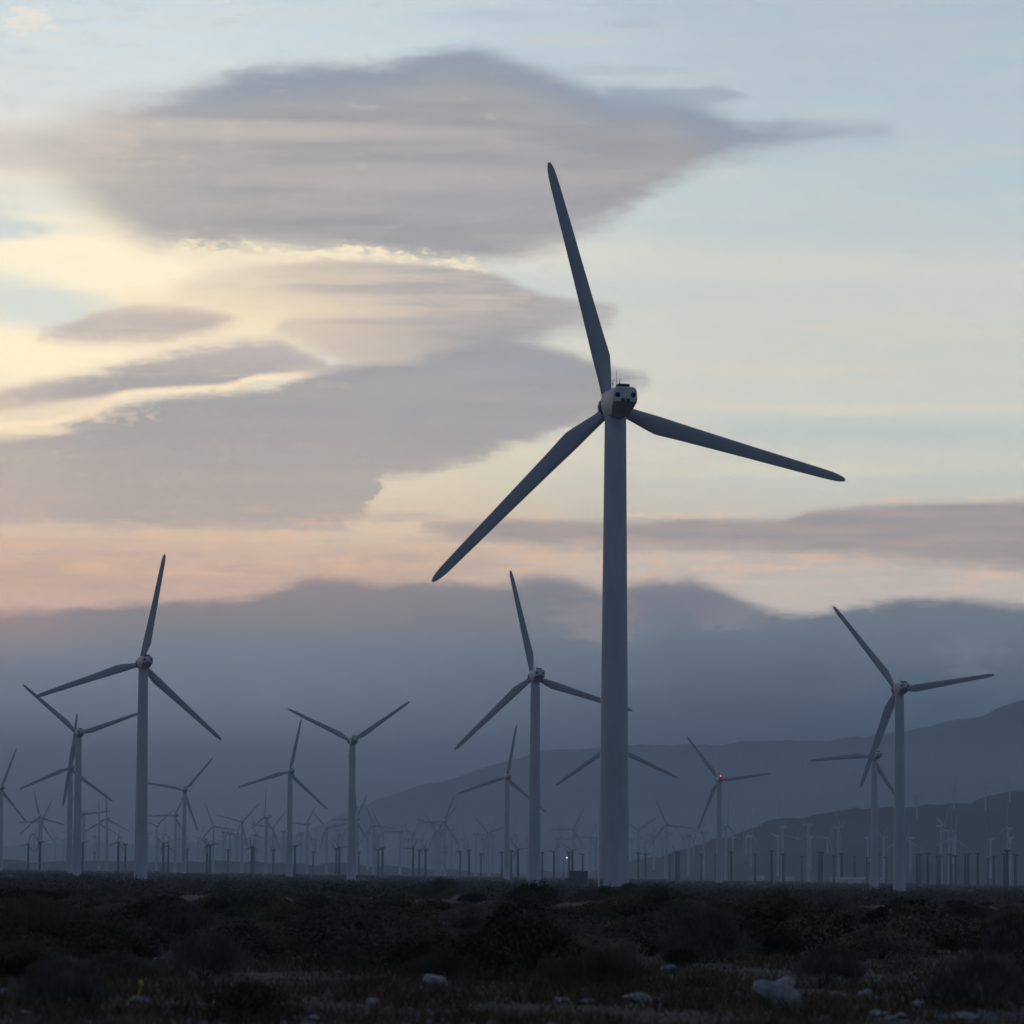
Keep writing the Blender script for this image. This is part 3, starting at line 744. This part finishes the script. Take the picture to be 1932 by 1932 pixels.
for i, (x, y, w) in enumerate([(1895*S, 2166, 9), (2085*S, 2173, 5), (2130*S, 2201, 14), (1975*S, 2174, 6), (2208*S, 2172, 4)]):
    d = 3300 if i != 2 else 2500
    p = on_ground(x, d); r = empty('storage_shed', p, rnd.uniform(-.3, .3))
    b = MB(); b.box((0, 0, 1.4), (w, 3.5, 2.8)); b.build('wall', M_shed, r)
    b = MB(); b.add([(-w/2-.2, -1.95, 2.81), (w/2+.2, -1.95, 2.81), (w/2+.2, 1.95, 2.81), (-w/2-.2, 1.95, 2.81), (-w/2-.2, 0, 3.6), (w/2+.2, 0, 3.6)], [(0, 1, 5, 4), (2, 3, 4, 5), (0, 4, 3), (1, 2, 5), (3, 2, 1, 0)]); b.build('roof', M_shed, r)
    tag(r, 'tiny pale far shed '+SHED_W[i], 'shed', 'pale sheds far on the plain')

# ------------------------------------------------------------------ desert shrubs
def shrub_mesh(seed, n_leaf, w, h, leaf, twig=False, open_=0.0):
    r = random.Random(seed); lv = []; lf = []; sv = MB()
    clumps = []
    for i in range(r.randint(11, 16)):
        a = r.uniform(0, 6.283); q = r.random()**.6
        cx, cy = math.cos(a)*q*w*.42, math.sin(a)*q*w*.42
        cz = h*(.25+.62*(1-q*q)*r.uniform(.6, 1.0)+.08*r.random())
        clumps.append((cx, cy, cz, r.uniform(.16, .30)*w, r.uniform(.2, .34)*h))
        k = 4; rad = .02+.01*r.random()
        rings = []
        for j in range(k+1):
            t = j/k; bx, by, bz = cx*t**1.3, cy*t**1.3, -.1+(cz+.1)*t
            rr = rad*(1-.75*t); rings.append([(bx+rr*math.cos(u), by+rr*math.sin(u), bz) for u in (0, 2.09, 4.19)])
        sv.loft(rings)
    for i in range(n_leaf):
        cx, cy, cz, rw, rh = clumps[i % len(clumps)]
        while True:
            x, y, z = (r.uniform(-1, 1) for _ in range(3))
            d2 = x*x+y*y+z*z
            if d2 < 1 and r.random() < .25+d2: break
        px, py, pz = cx+x*rw, cy+y*rw, max(.03, cz+z*rh)
        if twig:                                    # thin upright shoots
            L = leaf*r.uniform(2.0, 5.5); dx, dy = (px*.25+r.uniform(-.5, .5))*L, (py*.25+r.uniform(-.5, .5))*L; dz = L*r.uniform(.5, 1.1); ww = leaf*.16
            a = r.uniform(0, 3.14); ux, uy = math.cos(a)*ww, math.sin(a)*ww
            q = [(px-ux, py-uy, pz), (px+ux, py+uy, pz), (px+dx+ux*.4, py+dy+uy*.4, pz+dz), (px+dx-ux*.4, py+dy-uy*.4, pz+dz)]
        else:
            s = leaf*r.uniform(.5, 1.3); a = Vector((r.gauss(0, 1), r.gauss(0, 1), r.gauss(0, 1))).normalized(); b_ = a.orthogonal().normalized()
            a *= s; b_ *= s*.55; P = Vector((px, py, pz)); q = [P-a, P+b_, P+a, P-b_]
        k = len(lv); lv += [tuple(v) for v in q]; lf.append((k, k+1, k+2, k+3))
    return lv, lf, sv
def shrub(seed, n, w, h, leaf, m, twig=False):
    lv, lf, sv = shrub_mesh(seed, n, w, h, leaf, twig)
    root = empty('desert_shrub')
    meshobj('foliage', lv, lf, m, root); sv.build('stem', M_stem, root)
    return root
kinds = []
for i in range(3): kinds.append(('green', shrub(20+i, 7500, 2.3, 1.0, .042, M_green)))
for i in range(3): kinds.append(('brown', shrub(30+i, 7500, 2.5, .9, .042, M_brown, i == 1)))
for i in range(3): kinds.append(('sage', shrub(40+i, 4200, 1.7, .95, .05, M_sage, True)))
sused = set()
def place_shrub(kind_i, x, y, s, rz, label, group=None, sz=1.0):
    kd, pr = kinds[kind_i]
    o = pr if kind_i not in sused else copy_tree(pr); sused.add(kind_i)
    o.location = (x, y, gz(x, y)-.03); o.scale = (s, s, s*sz); o.rotation_euler = (0, 0, rz)
    o.name = 'desert_shrub'
    tag(o, label, 'shrub', group); return o
special = [   # photo px of base centre, py of base, kind, width px, label
 (640, 1822, 3, 300, 'big rounded dark brown shrub in the foreground left of centre'),
 (985, 1850, 0, 260, 'large dark green shrub in the foreground right of the lone pale rock'),
 (1115, 1868, 4, 200, 'bushy brown shrub with a pale rock behind its right side'),
 (1560, 1858, 6, 120, 'grey sage shrub just right of the largest boulder'),
 (1850, 1900, 7, 170, 'grey sage shrub near the lower right corner'),
 (385, 1850, 8, 150, 'tall wispy grey shrub in the lower left foreground'),
 (95, 1790, 4, 220, 'wide dark shrub near the left edge of the picture'),
 (225, 1815, 3, 150, 'brown shrub left of the long flat stone'),
 (1750, 1800, 5, 230, 'broad dark shrub on the right above the small rocks'),
 (1230, 1760, 1, 190, 'dark green shrub in the middle distance right of the tallest tower foot'),
 (470, 1925, 2, 160, 'low green shrub at the bottom edge left of centre'),
 (110, 1905, 6, 160, 'wispy grey shrub at the lower left beside the small white stone'),
 (1480, 1792, 2, 240, 'dark olive shrub behind the largest boulder'),
 (1010, 1722, 0, 120, 'rounded shrub in front of the tower left of the tallest'),
 (830, 1700, 1, 90, 'small dense green shrub left of the cabinets'),
 (1905, 1790, 1, 150, 'green shrub cut by the right edge of the picture'),
 (10, 1850, 5, 150, 'dark shrub cut by the left edge above the white stone'),
 (1116, 1699, 4, 58, 'low brown shrub at the left foot of the tallest tower'),
 (1143, 1703, 2, 66, 'dark green shrub directly in front of the foot of the tallest tower'),
 (1182, 1701, 1, 74, 'low dark shrub hiding the right foot of the tallest tower'),
 (1220, 1698, 3, 60, 'low brown shrub just right of the foot of the tallest tower'),
 (1330, 1815, 7, 160, 'pale twiggy shrub left of the largest boulder'),
]
placed = []
for (px, py, ki, wpx, lab) in special:
    p = hit(px, py)
    w0 = [2.2, 2.2, 2.2, 2.4, 2.4, 2.4, 1.7, 1.7, 1.7][ki]
    s = wpx/F*p.length/w0
    place_shrub(ki, p.x, p.y, s, rnd.uniform(0, 6.28), lab); placed.append((p.x, p.y, s*1.0))
SG = {'green': 'dark green creosote shrub scattered among others on the desert floor', 'brown': 'dry brown shrub scattered among others on the desert floor', 'sage': 'pale grey sage shrub scattered among others on the desert floor'}
tries = 0; cnt = 0
while cnt < 275 and tries < 20000:
    tries += 1
    d = 50*math.exp(rnd.random()*math.log(380/50)); a = rnd.uniform(-.128, .128)
    x, y = d*math.sin(a), d*math.cos(a)
    if d < 70 and rnd.random() < .45: continue
    if any((x-q[0])**2+(y-q[1])**2 < (.85*(q[2]+.55))**2 for q in placed): continue
    if d < 78 and .02 < a < .115: continue
    if d < 62 and rnd.random() < .6: continue
    ki = rnd.choice([0, 1, 2, 3, 4, 5, 3, 4, 5, 0, 1, 2, 3, 5, 3, 6, 7]); s = rnd.uniform(.55, 1.15)*(1.0 if d > 90 else .75)
    place_shrub(ki, x, y, s, rnd.uniform(0, 6.28), SG[kinds[ki][0]], kinds[ki][0]+' desert shrubs', rnd.uniform(.7, 1.05)*(1 if d < 150 else .72)); placed.append((x, y, s)); cnt += 1
# far scrub as one mass
def far_scrub():
    r = random.Random(99); vs = []; fs = []
    for i in range(5200):
        d = 330*math.exp(r.random()**.85*math.log(2600/330)); a = r.uniform(-.14, .14)
        x, y = d*math.sin(a), d*math.cos(a)
        w = r.uniform(.8, 2.0); h = r.uniform(.5, 1.15)*(1.25 if d > 700 else 1)
        if r.random() < .05: h *= 1.3
        z0 = gz(x, y)
        nl = 46 if d < 600 else (26 if d < 1200 else 16); ls = .17 if d < 600 else (.26 if d < 1200 else .4)
        for k in range(nl):
            u = r.uniform(0, 6.283); q = r.random()**.5; v_ = r.random()
            px, py = x+math.cos(u)*q*w*.8, y+math.sin(u)*q*w*.8; pz = z0+h*(1-q*q*.75)*v_
            A = Vector((r.gauss(0, 1), r.gauss(0, 1), r.gauss(0, 1))).normalized(); B = A.orthogonal().normalized()*ls*.6; A = A*ls
            P = Vector((px, py, pz)); n = len(vs)
            vs += [tuple(P-A), tuple(P+B), tuple(P+A), tuple(P-B)]; fs.append((n, n+1, n+2, n+3))
    m = mat('far_scrub_leaves', (.05, .038, .026), .95, .5, .05, c2=(.13, .095, .065), coord='Object')
    o = meshobj('scrub', vs, fs, m); tag(o, 'low dark scrub covering the far desert plain', 'scrub', None, 'stuff')
far_scrub()
ROCKS = []
# rocks
def rock(px, py, wpx, asp, label, group=None, seed=0, rot=0):
    p = hit(px, py); w = wpx/F*p.length
    bm = bmesh.new(); bmesh.ops.create_icosphere(bm, subdivisions=4 if wpx > 30 else 3, radius=.5)
    r = random.Random(seed)
    planes = [(Vector((r.gauss(0, 1), r.gauss(0, 1), r.gauss(0, 1))).normalized(), r.uniform(.30, .44)) for _ in range(9)]
    for v in bm.verts:
        c = v.co
        for n, d in planes:
            k = c.dot(n)-d
            if k > 0: c -= n*k*.85
        c *= 1+.16*mnoise.noise(c*2.3+Vector((seed, 0, 0)))+.05*mnoise.noise(c*8+Vector((0, seed, 0)))
    me = bpy.data.meshes.new('rock'); bm.to_mesh(me); bm.free()
    me.polygons.foreach_set('use_smooth', [True]*len(me.polygons)); me.set_sharp_from_angle(angle=R(38)); me.materials.append(M_rock)
    o = bpy.data.objects.new('rock', me); COL.objects.link(o)
    o.scale = (w*1.15, w*.8, w*asp*1.25); o.rotation_euler = (r.uniform(-.1, .1), rot, r.uniform(-.5, .5))
    o.location = (p.x, p.y, p.z+w*asp*.42); ROCKS.append((p.x, p.y, w))
    tag(o, label, 'rock', group); return o
rocks = [(1468, 1896, 94, .44, 'largest pale boulder, long and lying low in the right foreground', .28),
 (1478, 1866, 42, .55, 'grey boulder peeking over the back of the largest boulder', 0),
 (822, 1860, 54, .40, 'long pale rock alone in the middle foreground', .2),
 (1265, 1838, 36, .5, 'rounded rock half behind the bushy brown shrub', .1),
 (1634, 1886, 28, .7, 'upright pale rock first to the right of the sage shrub', 0),
 (1660, 1890, 30, .35, 'flat rock touching the upright pale rock', 0),
 (1580, 1886, 32, .5, 'bluish rock at the foot of the sage shrub', .3),
 (1705, 1894, 24, .5, 'small pale rock third in the right hand row', .1),
 (1730, 1902, 30, .5, 'grey rock in the middle of the right hand row', 0),
 (1768, 1890, 28, .6, 'pale pointed rock near the right sage shrub', -.2),
 (1822, 1925, 60, .24, 'broad flat pale rock at the bottom right edge', 0),
 (1655, 1918, 40, .32, 'low pale rock below the row of small rocks', 0),
 (1700, 1922, 26, .4, 'small rock left of the broad flat bottom rock', 0),
 (703, 1900, 24, .75, 'small round white rock at the bottom centre left', 0),
 (808, 1876, 16, .6, 'tiny white rock below the long pale rock', 0),
 (8, 1882, 26, .7, 'white rock cut by the left edge', 0),
 (262, 1895, 34, .45, 'pale rock beside the yellow flower stalk', 0),
 (312, 1818, 44, .3, 'long flat pale stone in the left foreground', 0),
 (95, 1838, 22, .3, 'small flat stone left of the long flat stone', 0),
 (620, 1880, 18, .5, 'small grey stone left of the round white rock', 0),
 (1110, 1895, 34, .3, 'flat pale stone below the bushy brown shrub', 0),
 (1060, 1892, 28, .35, 'flat stone at the bottom centre', 0),
 (1200, 1893, 52, .4, 'wide grey rock at the bottom right of centre', .1),
 (1238, 1890, 18, .5, 'small bright rock on the right of the wide grey rock', 0),
 (1680, 1925, 22, .4, 'little rock at the bottom edge under the right row', 0),
 (45, 1915, 30, .3, 'low pale rock near the bottom left corner', 0),
 (590, 1925, 30, .3, 'low pale rock at the bottom edge left of centre', 0),
 (340, 1882, 18, .4, 'small stone right of the pale rock by the flower stalk', 0),
 (1140, 1745, 14, .5, 'tiny pale stone among distant shrubs right of centre', 0),
 (1555, 1722, 14, .4, 'tiny pale stone beyond the olive shrub', 0),
 (1620, 1738, 40, .2, 'thin pale stone beyond the broad dark shrub', 0)]
for i, (px, py, w, asp, lab, rt) in enumerate(rocks): rock(px, py, w, asp, lab, None, i+3, rt)
# dry grass in the foreground
def dry_grass():
    r = random.Random(5); vs = []; fs = []
    for i in range(15000):
        d = 38*math.exp(r.random()*math.log(190/38)); a = r.uniform(-.135, .135); x, y = d*math.sin(a), d*math.cos(a)
        nn = mnoise.noise(Vector((x*.35, y*.25, 1.5)))+.5*mnoise.noise(Vector((x*1.3, y*.9, 4.5)))
        if nn < -.1 and r.random() < .75: continue
        if any(abs(x-q[0]) < q[2]*.62 and -3.0 < y-q[1] < q[2]*.5 for q in ROCKS): continue
        z0 = gz(x, y); hs_ = max(.35, .8+nn)
        for k in range(6):
            px, py = x+r.gauss(0, .12), y+r.gauss(0, .12); L = r.uniform(.04, .19)*hs_; b = r.uniform(0, 6.28); w = .008+.004*(d/60)
            lx, ly = math.cos(b)*L*.7, math.sin(b)*L*.7; n = len(vs)
            vs += [(px-w, py, z0-.02), (px+w, py, z0-.02), (px+lx, py+ly, z0+L)]; fs.append((n, n+1, n+2))
    o = meshobj('dry_grass', vs, fs, M_grass); tag(o, 'dry orange brown grass between the foreground shrubs', 'grass', None, 'stuff')
dry_grass()
# gravel
def gravel():
    r = random.Random(12); vs = []; fs = []
    for i in range(5200):
        d = 40*math.exp(r.random()*math.log(120/40)); a = r.uniform(-.135, .135); x, y = d*math.sin(a), d*math.cos(a)
        if mnoise.noise(Vector((x*.3, y*.15, 7.5))) < -.05 and r.random() < .8: continue
        s = .015+.07*r.random()**4; z = gz(x, y); n = len(vs)
        k = [(r.uniform(.6, 1.1)*s*math.cos(u), r.uniform(.6, 1.1)*s*math.sin(u)) for u in (0, 1.26, 2.5, 3.77, 5.0)]
        vs += [(x+p, y+q, z-.01) for p, q in k]+[(x+p*.6, y+q*.6, z+s*.7) for p, q in k]
        fs += [(n+j, n+(j+1) % 5, n+5+(j+1) % 5, n+5+j) for j in range(5)]+[tuple(n+5+j for j in range(5))]
    o = meshobj('gravel', vs, fs, M_rock); tag(o, 'pale gravel strewn over the desert ground', 'gravel', None, 'stuff')
gravel()
# yellow stalk
p = hit(258, 1895); r = empty('flower_stalk', p)
b = MB(); b.loft([[(math.cos(u)*.012+x, math.sin(u)*.012, z) for u in (0, 2.1, 4.2)] for (x, z) in ((-.02, 0), (-.01, .08), (.03, .15), (.04, .22))]); b.build('stem', M_flower, r)
b = MB(); b.lathe([(.02, 0), (.03, .03), (.01, .07)], 'z', 8, (.045, 0, .2)); b.lathe([(.015, 0), (.02, .02), (.01, .05)], 'z', 8, (-.03, 0, .05)); b.build('flower', M_flower, r)
tag(r, 'bright yellow flower stalk beside a pale rock in the lower left', 'flower')

# ------------------------------------------------------------------ haze
hm = bpy.data.materials.new('valley_haze'); hm.use_nodes = True; nt = hm.node_tree; nt.nodes.clear()
pv = nt.nodes.new('ShaderNodeVolumePrincipled'); pv.inputs['Density'].default_value = SIGMA
pv.inputs['Color'].default_value = (.76, .91, 1.0, 1); pv.inputs['Anisotropy'].default_value = 0.0
out = nt.nodes.new('ShaderNodeOutputMaterial'); nt.links.new(pv.outputs[0], out.inputs['Volume'])
b = MB(); b.box((0, 0, (HAZE_TOP-60)/2), (28000, 28000, HAZE_TOP+60))
hz = b.build('haze', hm); tag(hz, kind='stuff')
